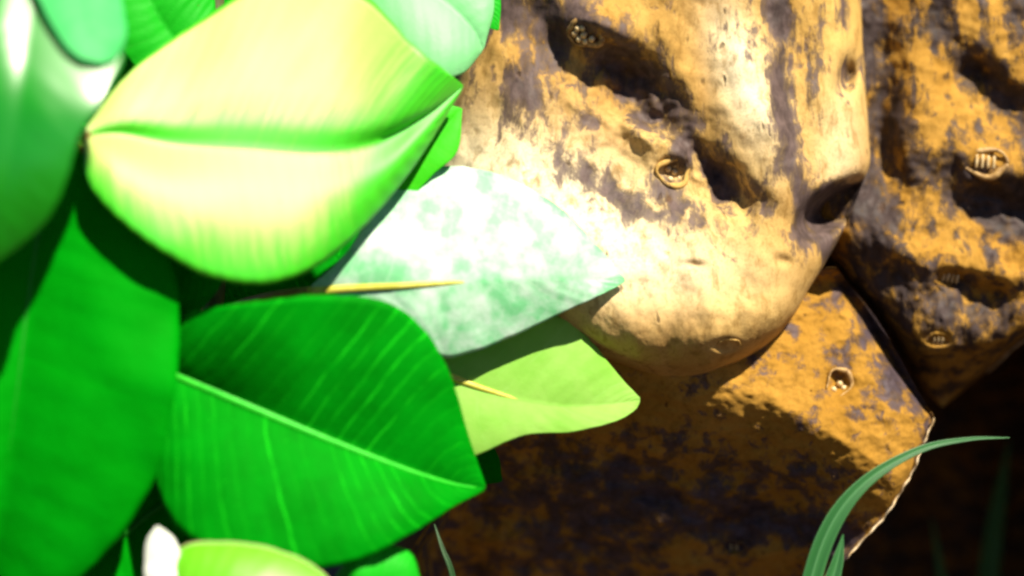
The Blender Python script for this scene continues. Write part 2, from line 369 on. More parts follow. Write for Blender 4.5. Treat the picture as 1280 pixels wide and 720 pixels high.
# right-hand lobe behind the main bulge
def h_rear(x, y):
    h = 1.7 * fbm(x, y, 65, 85, 4, 11) + 0.5 * fbm(x, y, 16, 20, 3, 12)
    rg = 1 + 0.3 * fbm(x, y, 40, 40, 3, 78)
    h -= 7 * rg * gauss(x, y, 1243, 108, 42, 46, 12, 36)
    h -= 10 * rg * gauss(x, y, 1262, 262, 20, 60, 22, 46)
    h -= 8 * rg * gauss(x, y, 1222, 362, 14, 60, 12, 30)
    h -= 6 * gauss(x, y, 1100, 110, 90, 120, 16, 20)
    h += 3 * gauss(x, y, 1130, 320, 38, 60, 12, 16)
    h += 2.5 * gauss(x, y, 1230, 205, 10, 34, 18, 20)
    h -= 4 * gauss(x, y, 1115, 215, 70, 40, 16, 16)
    h -= 0.28 * np.clip(y - 432 + 0.12 * (x - 1200), 0, 90)
    return h
def s_rear(x, y):  # mottling, with the shade of the hollows painted in
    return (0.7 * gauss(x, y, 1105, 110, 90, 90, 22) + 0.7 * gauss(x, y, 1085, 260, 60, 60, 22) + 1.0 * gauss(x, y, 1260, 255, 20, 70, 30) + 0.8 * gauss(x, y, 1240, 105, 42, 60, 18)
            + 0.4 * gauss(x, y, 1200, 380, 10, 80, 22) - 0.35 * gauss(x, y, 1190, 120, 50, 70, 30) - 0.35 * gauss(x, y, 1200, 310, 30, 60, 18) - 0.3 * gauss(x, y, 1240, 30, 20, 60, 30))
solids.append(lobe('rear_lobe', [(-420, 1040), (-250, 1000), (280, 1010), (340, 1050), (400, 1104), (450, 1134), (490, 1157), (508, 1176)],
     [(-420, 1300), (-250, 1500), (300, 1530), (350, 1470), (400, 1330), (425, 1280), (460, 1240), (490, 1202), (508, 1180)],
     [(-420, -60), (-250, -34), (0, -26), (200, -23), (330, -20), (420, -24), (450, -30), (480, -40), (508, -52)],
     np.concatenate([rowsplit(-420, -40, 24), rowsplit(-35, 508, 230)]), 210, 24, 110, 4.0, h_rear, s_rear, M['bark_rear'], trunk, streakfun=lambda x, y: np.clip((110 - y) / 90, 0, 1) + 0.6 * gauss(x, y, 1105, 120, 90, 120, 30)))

# lower slab with the pale torn rim
RID = [(500, 400), (780, 445), (960, 492), (1060, 556), (1130, 600), (1300, 690)]
def h_low(x, y):
    ry = np.interp(x, *zip(*RID)); d = (y - ry) * 0.92
    h = np.where(d > 0, -0.18 * (np.sqrt(np.clip(d, 0, 320)**2 + 15.0**2) - 15.0), -0.055 * np.clip(-d, 0, 300))
    h = h - 2.0 * np.exp(-(d / 14.0)**2) * 0 
    h += 2.6 * fbm(x, y, 110, 55, 3, 21) * np.clip(0.3 + np.clip(d - 30, 0, 80) / 80, 0, 1.2) + 0.5 * fbm(x, y, 18, 15, 3, 23)
    h += 4.0 * gauss(x, y, 930, 705, 8, 110, 24, 34) + 3.5 * gauss(x, y, 625, 680, 25, 40, 22, 30)
    h -= 9 * gauss(x, y, 1112, 425, 58, 75, 16, 13)
    h -= 2.5 * gauss(x, y, 1045, 478, 100, 26, 12, 12)
    return h
def s_low(x, y):  # mottling, plus shade painted towards the slab's foot
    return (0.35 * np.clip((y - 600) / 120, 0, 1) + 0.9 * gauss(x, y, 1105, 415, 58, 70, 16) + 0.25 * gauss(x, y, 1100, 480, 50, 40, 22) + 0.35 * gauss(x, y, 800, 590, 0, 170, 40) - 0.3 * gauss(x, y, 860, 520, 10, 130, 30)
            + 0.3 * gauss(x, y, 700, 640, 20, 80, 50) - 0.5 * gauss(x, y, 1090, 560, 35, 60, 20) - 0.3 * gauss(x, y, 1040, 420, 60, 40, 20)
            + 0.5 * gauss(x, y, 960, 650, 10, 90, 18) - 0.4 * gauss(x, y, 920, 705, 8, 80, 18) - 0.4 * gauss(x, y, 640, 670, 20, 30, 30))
low_R = [(335, 1046), (345, 1053), (380, 1083), (440, 1121), (490, 1149), (512, 1162), (519, 1167), (530, 1163), (560, 1152), (600, 1134), (650, 1101), (695, 1060), (720, 1042), (800, 1000), (1015, 990)]
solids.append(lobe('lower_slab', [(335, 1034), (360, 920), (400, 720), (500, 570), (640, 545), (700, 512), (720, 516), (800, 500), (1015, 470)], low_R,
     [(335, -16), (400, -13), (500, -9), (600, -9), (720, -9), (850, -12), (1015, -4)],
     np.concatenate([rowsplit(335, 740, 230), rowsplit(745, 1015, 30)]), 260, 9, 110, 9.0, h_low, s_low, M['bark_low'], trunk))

# main bulge
def h_front(x, y):
    h = 1.7 * fbm(x, y, 75, 95, 3, 31) + 0.2 * fbm(x, y, 17, 20, 3, 33)
    rg = 1 + 0.28 * fbm(x, y, 40, 40, 3, 77)
    h -= 11 * rg * gauss(x, y, 795, 110, 38, 56, 24, 60)          # big hollow
    h -= 9 * rg * gauss(x, y, 900, 224, 40, 44, 15, 38)           # its tail
    h += 6.0 * gauss(x, y, 808, 172, 28, 40, 10, 15)
    h += 3.0 * gauss(x, y, 775, 45, 15, 22, 12, 12)          # bridge between
    h -= 4.5 * gauss(x, y, 690, 45, 50, 45, 22, 30)
    h += 4.0 * gauss(x, y, 735, 30, 0, 30, 16, 18)
    h -= 48 * gauss(x, y, 1050, 256, -30, 28, 11, 14)        # notch at the edge
    h -= 3.0 * gauss(x, y, 1032, 306, 62, 34, 12, 15)
    h -= 12.0 * gauss(x, y, 1060, 96, 105, 17, 8, 9)         # small v pit
    h -= 1.6 * gauss(x, y, 868, 332, 5, 12, 4, 5)
    h -= 1.4 * gauss(x, y, 978, 326, 20, 9, 5, 5)
    h -= 1.4 * gauss(x, y, 586, 180, 100, 12, 6, 6)
    h += 3.0 * gauss(x, y, 985, 215, 68, 120, 18, 30)        # ridge running down to the notch
    h -= 2.5 * gauss(x, y, 985, 90, 84, 90, 20, 20)
    h += 7 * gauss(x, y, 650, 300, 10, 110, 50)
    return h
def s_front(x, y):  # mottling, plus shade painted into the hollows, notch and pit
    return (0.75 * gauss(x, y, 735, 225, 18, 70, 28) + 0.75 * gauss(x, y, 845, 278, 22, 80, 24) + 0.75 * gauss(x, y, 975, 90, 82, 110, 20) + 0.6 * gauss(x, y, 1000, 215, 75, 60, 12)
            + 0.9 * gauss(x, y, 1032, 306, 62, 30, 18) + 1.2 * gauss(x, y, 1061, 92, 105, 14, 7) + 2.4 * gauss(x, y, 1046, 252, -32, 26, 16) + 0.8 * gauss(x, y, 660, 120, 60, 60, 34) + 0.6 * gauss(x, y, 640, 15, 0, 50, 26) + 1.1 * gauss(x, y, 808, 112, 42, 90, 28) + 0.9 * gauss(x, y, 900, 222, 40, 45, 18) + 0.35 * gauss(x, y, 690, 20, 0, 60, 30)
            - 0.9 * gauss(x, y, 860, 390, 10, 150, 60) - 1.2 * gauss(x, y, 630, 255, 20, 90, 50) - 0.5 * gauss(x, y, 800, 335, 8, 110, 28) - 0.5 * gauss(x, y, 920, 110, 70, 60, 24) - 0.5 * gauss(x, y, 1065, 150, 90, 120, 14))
front_L = [(-420, 760), (-250, 640), (0, 605), (100, 572), (200, 548), (300, 560), (380, 640), (420, 700), (450, 755), (470, 812), (479, 842)]
front_R = [(-420, 1000), (-250, 1066), (0, 1076), (60, 1079), (110, 1082), (170, 1086), (205, 1087), (235, 1076), (265, 1064), (300, 1048), (330, 1031), (360, 1012), (400, 988), (430, 960), (455, 922), (470, 884), (479, 852)]
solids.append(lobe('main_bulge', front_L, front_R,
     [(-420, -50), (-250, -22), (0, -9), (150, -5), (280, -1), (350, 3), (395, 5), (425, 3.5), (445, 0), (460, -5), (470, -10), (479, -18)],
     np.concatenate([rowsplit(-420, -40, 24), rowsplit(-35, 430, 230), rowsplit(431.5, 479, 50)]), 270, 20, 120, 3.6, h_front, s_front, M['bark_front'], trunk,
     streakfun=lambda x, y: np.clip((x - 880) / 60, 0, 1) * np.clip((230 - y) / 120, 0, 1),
     sunpaintfun=lambda x, y: 1.3 * gauss(x, y, 650, 255, 18, 130, 65) + 0.5 * gauss(x, y, 790, 325, 8, 110, 34) + 1.1 * gauss(x, y, 930, 100, 72, 70, 24) + 0.5 * gauss(x, y, 1050, 190, 90, 60, 22)))  # where strong sun whitens the bulge, put into its colour

# unseen lobe added off-frame to shade the lower right
solids.append(lobe('unseen_shade_lobe', [(-300, 1420), (100, 1330), (300, 1310), (500, 1312), (800, 1330), (1015, 1300)],
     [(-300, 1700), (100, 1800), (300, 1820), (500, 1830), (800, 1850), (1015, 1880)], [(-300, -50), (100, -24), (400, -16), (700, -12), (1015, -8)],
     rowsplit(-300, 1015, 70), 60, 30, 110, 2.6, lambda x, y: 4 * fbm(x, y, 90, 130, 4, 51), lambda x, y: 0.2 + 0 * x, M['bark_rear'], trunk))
allV = []; allF = []
for _, V, F in solids:
    off = len(allV); allV += [Vector(v) for v in V]; allF += [tuple(i + off for i in f) for f in F]
BV = BVHTree.FromPolygons(allV, allF)
CAMP = Vector((0, -DIST, 0))
def hit(px, py):
    d = (Vector(W(px, py, 0)) - CAMP).normalized()
    p, n, _, _ = BV.ray_cast(CAMP, d)
    if n.dot(d) > 0: n = -n
    return p, n

# pale torn rim along the slab's edge
rim_pts = []
for y in np.linspace(522, 700, 40):
    x = float(smooth_curve(low_R, np.array([y]))[0])
    rim_pts.append(Vector(W(x + 1.0 + 0.8 * math.sin(y * 0.37) + 0.6 * math.sin(y * .11), y, -16.6 + 0.6 * math.sin(y * .21))))
rr = [0.00024 + 0.00016 * math.sin(i * 1.7) * math.sin(i * .6 + 1) for i in range(40)]; rr[0] = rr[-1] = 0.00008
V, F = tube_data(rim_pts, rr, 6); mesh_obj('torn_rim', V, F, M['rim'], trunk)
rear_R = [(350, 1470), (400, 1330), (425, 1280), (460, 1240), (490, 1202)]
rim2 = [Vector(W(float(smooth_curve(rear_R, np.array([y]))[0]) + 2.0 + math.sin(y * .9), y, -47 - 0.2 * max(0, y - 420))) for y in (466, 459, 452, 445, 438, 430, 422)]
V, F = tube_data(rim2, [0.0001, 0.0003, 0.0002, 0.00035, 0.00022, 0.00035, 0.0001], 6); mesh_obj('torn_rim', V, F, M['rim'], trunk)

# eye-like scars: a raised ring with a few short stubs inside
def scar(px, py, a, b, ang, nstub, style, arc=(0, 360), rw=0.3, label=None):
    a *= 0.88; b *= 0.88; rw *= 0.85
    p, n = hit(px, py); hs = [hit(px + dx * a, py + dy * b) for dx, dy in ((1, 0), (-1, 0), (0, 1), (0, -1))]
    n = sum((q[1] for q in hs), Vector((0, 0, 0))).normalized(); pit = p; p = sum((q[0] for q in hs), Vector((0, 0, 0))) / 4
    n = (n + Vector((0, -0.25, 0.05))).normalized()
    X = Vector((1, 0, 0)); X = (X - n * X.dot(n)).normalized(); Y = n.cross(X)
    if Y.z < 0: Y = -Y
    r = math.radians(ang); X, Y = X * math.cos(r) + Y * math.sin(r), Y * math.cos(r) - X * math.sin(r)
    a *= K; b *= K; m = 34; rnd = random.Random(int(px * 7 + py)); pts = []; rad = []
    full = abs(arc[1] - arc[0]) >= 359
    for i in range(m):
        th = math.radians(arc[0] + (arc[1] - arc[0]) * i / (m - 1))
        w = 1 + 0.10 * math.sin(3 * th + px) + 0.05 * math.sin(5 * th + py)
        pts.append(p + X * a * w * math.cos(th) + Y * b * w * math.sin(th) + n * 0.00005 + n * 0.0003 * rnd.random() * (0.5 + 0.5 * math.sin(2 * th + py)))
        rad.append(min(a, b) * rw * (0.45 + 0.75 * math.sin(th * 1.0 + px) ** 2) * (1 if full else max(0.15, math.sin(math.pi * i / (m - 1)))**0.6))
    V, F = tube_data(pts, rad, 8)
    ring = mesh_obj('scar', V, F, M['scar'] if px in (1231, 1048, 731) else M['bark_rear'] if px > 1100 else M['bark_low'] if py > 440 else M['bark_front'], trunk)
    if label: ring['label'] = label
    for k in range(nstub):
        if style == 'bar':
            c = pit + X * a * 0.5 * ((k + 0.5) / nstub * 2 - 1) + n * 0.0004
            q0 = c - Y * b * 0.5; q1 = c + Y * b * (0.5 + 0.1 * rnd.random()) + n * 0.0006; rr_ = a * 0.085
        else:
            th = 2 * math.pi * k / nstub + rnd.random(); q = (0.0 if k == 0 else 0.5 + 0.1 * rnd.random())
            c = pit + X * a * q * math.cos(th) + Y * b * q * math.sin(th)
            q0 = c - n * 0.0004; q1 = c + n * (0.0011 + 0.0006 * rnd.random()) - Y * 0.0003; rr_ = a * 0.2
        P = [q0.lerp(q1, t) for t in (0, .15, .5, .85, 1)]
        V, F = tube_data(P, [rr_ * f for f in (.45, .9, 1, .85, .3)], 7)
        mesh_obj('stub', V, F, M['stub'], ring)
for c in SCARS: scar(*c)

# ------------------------------------------------------------------ leaves
def cr(P, t):
    """Catmull-Rom through rows of P at t in 0..len-1"""
    P = np.asarray(P, float); n = len(P)
    Q = np.vstack([2 * P[0] - P[1], P, 2 * P[-1] - P[-2]])
    i = np.clip(np.floor(t).astype(int), 0, n - 2); f = (t - i)[:, None]
    a, b, c, d = Q[i], Q[i+1], Q[i+2], Q[i+3]
    return 0.5 * (2*b + (c - a) * f + (2*a - 5*b + 4*c - d) * f**2 + (3*b - a - 3*c + d) * f**3)

def leaf(plant, stations, mat, bulge=(0, 0), rib=None, rib_r=0.9, rib_to=0.93, rib_off=0.35, rib_from=0.0, rib_pow=1.2, rib_sink=0.0, rib_end=0.15, groove=0.0, label=None, petiole_to=None, pet_mat='petiole', pet_r=0.9,
         ns=72, nt=17, corr=0.16, wave=0.6, seed=1, thick=0.35, name='leaf'):
    """stations: (midrib, edge1, edge2) triples of (px, py, h mm), base first, tip last"""
    n = len(stations); e = np.linspace(0, 1, ns); e = 0.35 * (0.5 - 0.5 * np.cos(e * math.pi)) + 0.65 * e
    t = e * (n - 1)
    Mi = cr([s[0] for s in stations], t); A = cr([s[1] for s in stations], t); B = cr([s[2] for s in stations], t)
    v = np.linspace(-1, 1, 2 * nt + 1)
    G = np.zeros((ns, len(v), 3))
    for j, q in enumerate(v):
        E = A if q < 0 else B; w = abs(q); bl = bulge[0] if q < 0 else bulge[1]
        P = Mi * (1 - w) + E * w
        wid = np.linalg.norm((E - Mi)[:, :2], axis=1)
        sc = np.clip(wid / 90.0, 0, 1)
        P[:, 2] += bl * 4 * w * (1 - w) * sc + wave * fbm(P[:, 0] + seed * 991, P[:, 1], 110, 110, 2, seed) * sc * w
        P[:, 2] += corr * vnoise(e * 26 - 3.4 * w + (11.5 if q < 0 else 0), np.full_like(e, w * 1.3 + seed), seed) * sc * np.sin(math.pi * w)
        P[:, 2] -= groove * np.exp(-(w / (0.10 if q < 0 else 0.30))**2) * sc
        sgn = 1.4 * w**6 * sc * (fbm(P[:, 0] * 1.0, P[:, 1] * 1.0, 26, 26, 2, seed + 5))
        d = (E - Mi)[:, :2] / np.maximum(wid, 1e-6)[:, None]
        P[:, :2] += d * sgn[:, None]
        G[:, j] = P
    Wd = W(G[..., 0], G[..., 1], G[..., 2]); nv = len(v)
    du = np.gradient(Wd, axis=0); dv = np.gradient(Wd, axis=1); N = np.cross(du, dv)
    N /= np.maximum(np.linalg.norm(N, axis=-1, keepdims=True), 1e-12)
    if N[..., 1].mean() > 0: N = -N
    th = thick * 0.001
    top = Wd; bot = Wd - N * th
    V = np.concatenate([top.reshape(-1, 3), bot.reshape(-1, 3)]); o2 = ns * nv; F = []
    flip = np.cross(du, dv)[..., 1].mean() > 0
    idx = lambda i, j: i * nv + j
    for i in range(ns - 1):
        for j in range(nv - 1):
            q = (idx(i, j), idx(i+1, j), idx(i+1, j+1), idx(i, j+1))
            if flip: q = q[::-1]
            F.append(q); F.append(tuple(k + o2 for k in q[::-1]))
    rim = [idx(i, 0) for i in range(ns)] + [idx(ns-1, j) for j in range(1, nv)] + [idx(i, nv-1) for i in range(ns-2, -1, -1)] + [idx(0, j) for j in range(nv-2, 0, -1)]
    for k in range(len(rim)):
        a, b = rim[k], rim[(k + 1) % len(rim)]
        F.append((b, a, a + o2, b + o2) if not flip else (a, b, b + o2, a + o2))
    ob = mesh_obj(name, V, F, M[mat], plant)
    if label: ob['label'] = label
    uvl = ob.data.uv_layers.new(name='UVMap')
    uu = np.repeat(e[:, None], nv, 1).reshape(-1); vv = np.repeat((v * 0.5 + 0.5)[None], ns, 0).reshape(-1)
    UV = np.stack([np.concatenate([uu, uu]), np.concatenate([vv, vv])], -1)
    li = np.zeros(len(ob.data.loops), dtype=np.int32); ob.data.loops.foreach_get('vertex_index', li)
    uvl.data.foreach_set('uv', UV[li].reshape(-1).astype(np.float32))
    if rib:
        k0 = int(rib_from * (ns - 1)); k1 = int(rib_to * (ns - 1)); ids = list(range(k0, k1 + 1, 2))
        m = len(ids); pts = [Vector(Wd[i, nt] + N[i, nt] * (rib_off - rib_sink * (q / (m - 1))**3) * 0.001) for q, i in enumerate(ids)]
        rad = [rib_r * 0.001 * (1 - (1 - rib_end) * (q / (m - 1))**rib_pow) for q in range(m)]
        V, F = tube_data(pts, rad, 8, 0.7); mesh_obj('midrib', V, F, M[rib], ob)
    if petiole_to is not None:
        p0 = Vector(Wd[0, nt]); p0b = p0 - (Vector(Wd[6, nt]) - p0).normalized() * 0.012
        p1 = Vector(W(*petiole_to)); mid = p0b.lerp(p1, 0.6); mid.y += 0.004
        V, F = tube_data(bez(p0 + (p0 - p0b) * 0.15, p0b, mid, p1, 16), [pet_r * 0.001] * 16, 8)
        mesh_obj('petiole', V, F, M[pet_mat], ob)
    return ob

plant_base = W(250, 1015, 5)
plant = empty('leafy_plant', plant_base, 'green plant with broad leaves, some glossy, some pale, left of the mottled trunk', 'plant')
st_pts = [Vector(W(250, 1018, 6)), Vector(W(240, 860, 8)), Vector(W(265, 700, 4)), Vector(W(255, 520, 2)), Vector(W(270, 350, 0)), Vector(W(285, 180, -2)), Vector(W(270, 0, -4)), Vector(W(280, -200, -8))]
V, F = tube_data([Vector(a) for a in cr([tuple(p) for p in st_pts], np.linspace(0, 6.999, 40))], [0.0034 - 0.00004 * i for i in range(40)], 12)
mesh_obj('stem', V, F, M['stem'], plant)

# young yellow-green leaf, the largest lit one
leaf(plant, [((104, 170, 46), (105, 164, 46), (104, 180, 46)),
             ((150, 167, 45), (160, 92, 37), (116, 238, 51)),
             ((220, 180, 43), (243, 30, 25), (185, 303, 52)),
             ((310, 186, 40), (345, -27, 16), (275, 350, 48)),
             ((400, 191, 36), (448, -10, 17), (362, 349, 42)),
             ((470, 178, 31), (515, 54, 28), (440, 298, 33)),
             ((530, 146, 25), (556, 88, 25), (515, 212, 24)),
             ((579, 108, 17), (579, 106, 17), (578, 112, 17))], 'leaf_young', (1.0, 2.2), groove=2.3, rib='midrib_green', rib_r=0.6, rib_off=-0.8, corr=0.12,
     label='bright yellow-green leaf with cream middle and sunken midrib', petiole_to=(275, 240, 2), wave=0.8, seed=3)
# deep green leaf with pale midrib, lower centre
leaf(plant, [((185, 452, 33), (185, 447, 33), (185, 457, 33)),
             ((225, 471, 36), (220, 396, 40), (193, 600, 40)),
             ((300, 503, 37), (315, 377, 45), (238, 674, 45)),
             ((380, 537, 36), (418, 369, 42), (345, 712, 46)),
             ((450, 565, 34), (500, 385, 38), (440, 703, 43)),
             ((520, 591, 31), (556, 452, 32), (512, 668, 38)),
             ((572, 606, 27), (586, 545, 26), (568, 633, 30)),
             ((607, 610, 24), (607, 606, 24), (605, 614, 24))], 'leaf_deep', (1.5, 2.0), corr=0.06, rib='midrib_green', rib_r=1.25, rib_off=0.0, rib_to=0.95,
     label='deep green leaf with a pale midrib and fine light side veins', petiole_to=(258, 540, 3), pet_mat='midrib_deep', wave=1.0, seed=5)
# large leaf along the left edge
leaf(plant, [((75, 165, 40), (70, 165, 40), (80, 166, 40)),
             ((58, 240, 41), (-20, 250, 40), (150, 235, 40)),
             ((45, 310, 43), (-90, 330, 42), (208, 315, 43)),
             ((32, 400, 45), (-130, 420, 46), (225, 400, 45)),
             ((20, 500, 47), (-150, 510, 48), (217, 500, 48)),
             ((5, 610, 47), (-150, 620, 48), (189, 606, 47)),
             ((-10, 705, 44), (-125, 705, 45), (112, 715, 45)),
             ((-20, 800, 40), (-22, 799, 40), (-18, 801, 40))], 'leaf_big', (2.5, 3.0), wave=1.6, rib='midrib_deep', rib_r=1.0, rib_off=-0.3,
     label='large flat green leaf along the left edge', petiole_to=(270, 330, 2), pet_mat='midrib_deep', seed=8)
# dull leaf under it
leaf(plant, [((250, 600, 22), (250, 597, 22), (250, 603, 22)),
             ((190, 640, 26), (170, 590, 26), (225, 680, 26)),
             ((130, 690, 28), (90, 620, 28), (175, 745, 28)),
             ((70, 745, 28), (30, 690, 28), (100, 800, 28)),
             ((20, 800, 26), (19, 798, 26), (21, 802, 26))], 'leaf_big', (1, 1), rib='midrib_deep', petiole_to=(262, 620, 3), pet_mat='midrib_deep', seed=9)
# shaded leaf behind the young leaf
leaf(plant, [((300, 300, 18), (300, 296, 18), (300, 304, 18)),
             ((250, 300, 24), (240, 230, 22), (265, 372, 26)),
             ((190, 295, 26), (170, 200, 24), (215, 400, 28)),
             ((130, 280, 27), (110, 180, 24), (140, 390, 28)),
             ((70, 250, 24), (60, 190, 24), (60, 320, 24)),
             ((20, 225, 22), (20, 222, 22), (20, 228, 22))], 'leaf_deep', (2, 2), rib='midrib_deep', petiole_to=(275, 330, 2), pet_mat='midrib_deep', seed=10, label='deep green leaf in the shade under the yellow-green leaf')
# glossy blurred leaf, top left, nearest the camera
leaf(plant, [((60, -150, 48), (57, -150, 48), (63, -150, 48)),
             ((50, -60, 59), (-60, -40, 62), (125, -60, 55)),
             ((36, 30, 69), (-90, 50, 70), (158, 50, 65)),
             ((28, 100, 75), (-100, 120, 71), (132, 120, 73)),
             ((20, 165, 77), (-110, 180, 70), (101, 168, 76)),
             ((5, 230, 77), (-110, 240, 70), (82, 228, 76)),
             ((-20, 290, 75), (-110, 290, 70), (48, 288, 74)),
             ((-50, 360, 71), (-52, 360, 71), (-48, 360, 71))], 'leaf_gloss', (3.0, 0.6), rib='midrib_deep', rib_off=-0.9, petiole_to=(160, -235, 44), pet_mat='midrib_deep', seed=12, wave=0.3,
     label='blurred glossy leaf with a white sun glare, top left corner')
leaf(plant, [((90, -120, 62), (86, -120, 62), (94, -120, 62)),
             ((95, -60, 62), (30, -50, 64), (145, -60, 59)),
             ((102, 0, 67), (48, 0, 69), (153, 0, 63)),
             ((110, 40, 70), (74, 48, 72), (158, 42, 66.5)),
             ((118, 66, 71.5), (98, 72, 73), (146, 72, 69)),
             ((124, 79, 72), (122, 79, 72), (126, 79, 72))], 'leaf_teal', (1, 1), rib='midrib_green', rib_off=-0.9, seed=13, petiole_to=(165, -235, 43), pet_mat='midrib_deep',
     label='small blurred mint green leaf end overlapping the glare')
V, F = tube_data(bez(W(280, -195, -8), W(285, -260, 10), W(220, -260, 30), W(155, -235, 46), 20), [0.0020 - 0.00003 * i for i in range(20)], 10)
mesh_obj('side_branch', V, F, M['stem'], plant)
# green leaf behind, between the two
leaf(plant, [((270, 90, 16), (268, 92, 16), (272, 88, 16)),
             ((220, 50, 14), (190, 100, 16), (270, 10, 10)),
             ((190, 5, 15), (145, 50, 18), (260, -40, 8)),
             ((170, -50, 14), (110, -20, 18), (240, -90, 6)),
             ((150, -110, 12), (148, -110, 12), (152, -110, 12))], 'leaf_fresh', (2, 2), rib='midrib_green', rib_off=-0.9, seed=14, petiole_to=(278, 130, -1), pet_mat='midrib_deep', label='fresh green leaf peeping out above the yellow-green leaf')
# pale mint leaf at the top, behind
leaf(plant, [((400, -60, 0), (398, -62, 0), (402, -58, 0)),
             ((460, -50, 4), (470, -120, -2), (450, 20, 8)),
             ((515, -25, 7), (540, -95, -1), (500, 62, 13)),
             ((560, 5, 8), (595, -50, 2), (545, 95, 14)),
             ((592, 38, 8), (618, 0, 5), (578, 92, 11)),
             ((604, 62, 7), (606, 58, 7), (602, 66, 7))], 'leaf_mint', (2, 2), corr=0.05, rib='midrib_green', rib_off=-0.9, seed=15, petiole_to=(275, -60, -5), pet_mat='midrib_deep', label='pale mint green leaf at the top beside the trunk')
leaf(plant, [((540, -90, 4), (538, -90, 4), (542, -90, 4)),
             ((570, -50, 0), (530, -20, 1), (605, -60, -2)),
             ((595, -15, 1), (570, 10, 2), (622, -20, 0)),
             ((612, 10, 2), (600, 30, 3), (626, 5, 1)),
             ((622, 38, 2), (620, 38, 2), (624, 37, 2))], 'leaf_fresh', (1, 1), rib='midrib_green', rib_off=-0.6, seed=16, petiole_to=(275, -120, -6), pet_mat='midrib_deep', label='bright green leaf tip touching the trunk at the top')
# sliver to the right of the young leaf
leaf(plant, [((430, 260, 14), (428, 258, 14), (432, 262, 14)),
             ((480, 225, 15), (465, 180, 14), (500, 255, 16)),
             ((525, 190, 14), (515, 145, 12), (545, 215, 15)),
             ((556, 160, 12), (550, 130, 11), (572, 188, 13)),
             ((576, 135, 10), (574, 134, 10), (578, 136, 10))], 'leaf_sliver', (1, 1), corr=0.03, rib='midrib_green', rib_off=-0.6, seed=17, petiole_to=(278, 230, -1), pet_mat='midrib_deep', label='narrow sliver of bright green leaf against the trunk')
# whitish leaf lying against the bulge
leaf(plant, [((385, 364, 24), (385, 361, 24), (386, 367, 24)),
             ((440, 360, 25), (430, 318, 24), (470, 392, 24)),
             ((505, 357, 25), (476, 252, 18), (530, 432, 22)),
             ((570, 353, 23), (522, 211, 12), (566, 447, 19)),
             ((630, 350, 19), (608, 213, 9), (640, 421, 15)),
             ((690, 350, 15), (690, 252, 8), (705, 390, 12)),
             ((740, 350, 11), (745, 305, 8), (748, 370, 11)),
             ((781, 350, 8), (781, 348, 8), (781, 353, 8))], 'leaf_whitish', (2.0, 0.5), rib='midrib_yellow', rib_pow=1.5, rib_r=1.15, rib_end=0.3, rib_sink=1.0, rib_to=0.56, rib_off=0.3, seed=20, wave=1.0, petiole_to=(285, 385, 2), pet_r=1.1,
     label='whitish leaf with a yellow midrib, resting against the trunk')
# pale green leaf below it
leaf(plant, [((520, 452, 11), (520, 449, 11), (520, 455, 11)),
             ((565, 472, 11), (590, 430, 7), (530, 570, 15)),
             ((610, 488, 10), (650, 400, 4), (575, 578, 14)),
             ((660, 502, 8), (708, 394, 1), (650, 546, 11)),
             ((705, 508, 6), (742, 430, 1), (715, 540, 8)),
             ((755, 506, 3), (773, 468, 0), (768, 527, 5)),
             ((786, 502, 1), (793, 490, 0), (792, 514, 2)),
             ((800, 500, 0), (800, 497, 0), (800, 503, 0))], 'leaf_back', (1, 1.2), rib='midrib_yellow', rib_pow=1.5, rib_r=1.1, rib_end=0.4, rib_sink=1.0, rib_to=0.47, rib_off=0.4, seed=22, petiole_to=(270, 480, 2), pet_r=1.0,
     label='pale green leaf with a short yellow midrib, half shaded by the whitish leaf')
# shaded leaves further back, seen only in the gaps
leaf(plant, [((330, 30, -8), (328, 30, -8), (332, 30, -8)),
             ((250, 60, -4), (250, -60, -8), (250, 190, -2)),
             ((160, 80, -2), (150, -70, -8), (160, 230, 0)),
             ((70, 90, -4), (60, -40, -8), (70, 220, 0)),
             ((-30, 90, -8), (-30, 87, -8), (-30, 93, -8))], 'leaf_big', (2, 2), rib='midrib_deep', rib_off=-0.6, seed=31, petiole_to=(282, 100, -3), pet_mat='midrib_deep')
leaf(plant, [((250, 340, -6), (250, 336, -6), (250, 344, -6)),
             ((330, 340, -10), (320, 240, -12), (330, 450, -8)),
             ((420, 320, -12), (410, 220, -14), (430, 440, -8)),
             ((500, 300, -13), (500, 230, -15), (510, 400, -10)),
             ((560, 290, -14), (560, 287, -14), (560, 293, -14))], 'leaf_deep', (1, 1), rib='midrib_deep', rib_off=-0.6, seed=32, petiole_to=(268, 380, 0), pet_mat='midrib_deep')
# leaf tips along the bottom
leaf(plant, [((170, 790, 52), (168, 790, 52), (172, 790, 52)),
             ((225, 750, 56), (215, 692, 50), (240, 800, 57)),
             ((290, 735, 58), (275, 677, 50), (300, 800, 60)),
             ((350, 745, 57), (350, 688, 50), (355, 800, 58)),
             ((400, 770, 54), (410, 722, 50), (400, 810, 55)),
             ((450, 800, 52), (450, 797, 52), (450, 803, 52))], 'leaf_bright', (2.0, 1), rib='midrib_green', rib_off=-0.6, seed=25, petiole_to=(240, 860, 10), pet_mat='midrib_deep', label='yellow-green leaf with a pale upper edge at the bottom')
leaf(plant, [((208, 800, 40), (206, 800, 40), (210, 800, 40)),
             ((205, 740, 54), (183, 735, 53), (236, 740, 53)),
             ((203, 700, 53), (181, 700, 52), (229, 705, 52)),
             ((201, 672, 51), (184, 674, 50), (218, 674, 50)),
             ((197, 658, 48), (195, 658, 48), (199, 658, 48))], 'leaf_pale', (1.0, 1), seed=26, petiole_to=(240, 870, 8), pet_mat='midrib_deep', label='small white curled leaf tip at the bottom', rib='midrib_green', rib_off=-0.6)
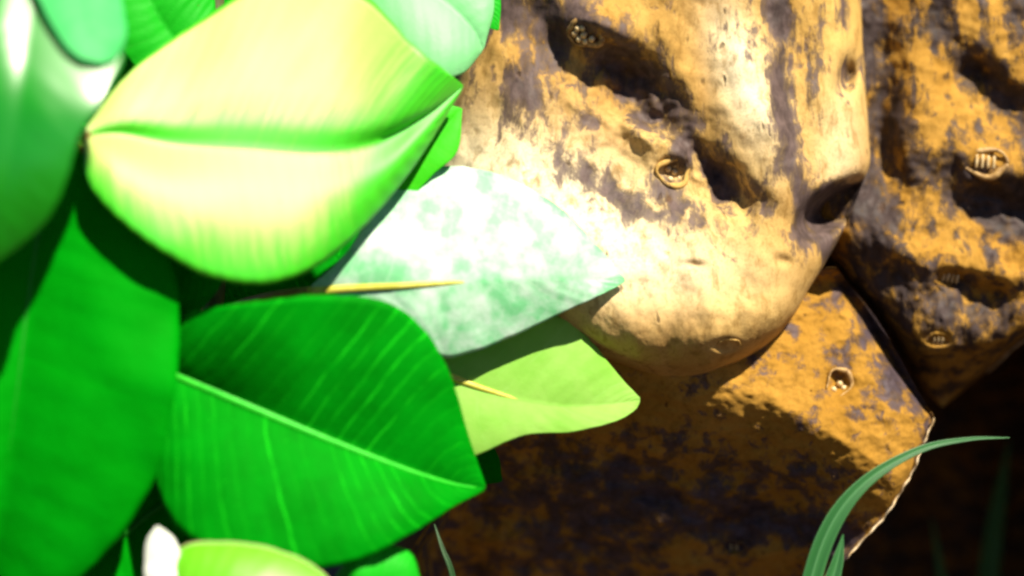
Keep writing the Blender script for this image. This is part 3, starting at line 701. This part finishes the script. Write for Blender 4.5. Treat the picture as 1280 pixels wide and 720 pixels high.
leaf(plant, [((400, 760, 24), (398, 760, 24), (402, 760, 24)),
             ((440, 740, 40), (435, 698, 38), (455, 780, 42)),
             ((480, 725, 38), (480, 682, 35), (495, 770, 40)),
             ((510, 722, 36), (514, 692, 33), (520, 755, 38)),
             ((526, 728, 33), (526, 725, 33), (526, 731, 33))], 'leaf_fresh', (2, 1), seed=27, petiole_to=(258, 800, 7), pet_mat='midrib_deep', label='small rounded green leaf end at the bottom', rib='midrib_green', rib_off=-0.6)
leaf(plant, [((540, 540, 2), (538, 540, 2), (542, 540, 2)),
             ((580, 560, 3), (570, 590, 3), (600, 545, 2)),
             ((605, 580, 2), (595, 605, 2), (622, 568, 1)),
             ((626, 602, 1), (624, 603, 1), (628, 601, 1))], 'leaf_shade', (0.5, 0.5), corr=0.03, seed=28, petiole_to=(262, 560, 3), pet_mat='midrib_deep', label='dark leaf tip behind the deep green leaf', rib='midrib_deep', rib_off=-0.6)
leaf(plant, [((280, 560, 10), (278, 560, 10), (282, 560, 10)),
             ((250, 600, 13), (200, 570, 13), (300, 620, 12)),
             ((235, 650, 15), (180, 640, 15), (300, 670, 14)),
             ((225, 710, 15), (170, 710, 15), (290, 720, 14)),
             ((220, 780, 12), (218, 780, 12), (222, 780, 12))], 'leaf_deep', (0.5, 0.5), seed=29, petiole_to=(258, 520, 3), pet_mat='midrib_deep', rib='midrib_deep', rib_off=-0.6)

# ------------------------------------------------------------------ grass
def blade(parent, pts, widths, mat, name='blade', fold=0.25, n=40):
    """pts: (px, py, h), base first; widths in px"""
    t = np.linspace(0, len(pts) - 1, n); P = cr(pts, t); w = cr([(x, 0) for x in widths], t)[:, 0]
    Pw = W(P[:, 0], P[:, 1], P[:, 2]); T = np.gradient(Pw, axis=0); T /= np.linalg.norm(T, axis=1, keepdims=True)
    Sd = np.cross(T, np.array([0.15, -1.0, 0.25])); Sd /= np.linalg.norm(Sd, axis=1, keepdims=True)
    Nn = np.cross(Sd, T); Nn[Nn[:, 1] > 0] *= -1
    q = np.linspace(-1, 1, 7); V = []
    for sgn in (0, 1):
        for i in range(n):
            for c in q:
                V.append(Pw[i] + Sd[i] * c * w[i] * K * 0.5 + Nn[i] * (abs(c) - 0.5) * fold * w[i] * K * 0.5 - Nn[i] * sgn * 0.0002)
    F = []; o2 = n * 7
    for i in range(n - 1):
        for j in range(6):
            f = (i*7+j, i*7+j+1, (i+1)*7+j+1, (i+1)*7+j); F.append(f); F.append(tuple(k + o2 for k in f[::-1]))
        F.append((i*7, (i+1)*7, (i+1)*7+o2, i*7+o2)); F.append((i*7+6, i*7+6+o2, (i+1)*7+6+o2, (i+1)*7+6))
    o = mesh_obj(name, V, F, mat, parent)
    uvl = o.data.uv_layers.new(name='UVMap')
    uv = np.array([(i / (n - 1), j / 6) for _ in range(2) for i in range(n) for j in range(7)])
    li = np.zeros(len(o.data.loops), dtype=np.int32); o.data.loops.foreach_get('vertex_index', li)
    uvl.data.foreach_set('uv', uv[li].reshape(-1).astype(np.float32))
    return o
g1 = empty('grass_tuft', W(1000, 1010, 14), 'arching green grass blade with a short one beside it, before the trunk', 'grass', 'grass at the foot of the trunk')
blade(g1, [(985, 1012, 14), (992, 860, 15), (1012, 735, 15), (1040, 655, 14), (1085, 600, 12), (1150, 562, 9), (1210, 549, 6), (1262, 547, 4)], [16, 22, 24, 22, 15, 9, 5, 1.2], M['grass'])
blade(g1, [(1000, 1012, 13), (1012, 860, 12), (1030, 760, 12), (1046, 705, 11), (1054, 668, 10)], [16, 22, 22, 15, 1.5], M['grass'])
g2 = empty('grass_tuft', W(1225, 940, -120), 'dim blurred grass blades in the dark lower right corner', 'grass', 'grass at the foot of the trunk')
blade(g2, [(1225, 950, -122), (1228, 850, -122), (1236, 720, -122), (1248, 630, -122), (1262, 550, -122)], [30, 34, 34, 24, 2], M['grass_far'])
blade(g2, [(1195, 950, -118), (1186, 850, -118), (1178, 740, -118), (1172, 690, -118), (1165, 650, -118)], [14, 16, 14, 8, 2], M['grass_far'])
g3 = empty('grass_tuft', W(585, 1010, 4), 'thin dark grass stalk under the deep green leaf', 'grass', 'grass at the foot of the trunk')
blade(g3, [(600, 1010, 4), (585, 830, 6), (567, 725, 6), (553, 685, 5), (543, 655, 3)], [7, 8, 7, 5, 1.5], M['grass_dim'])
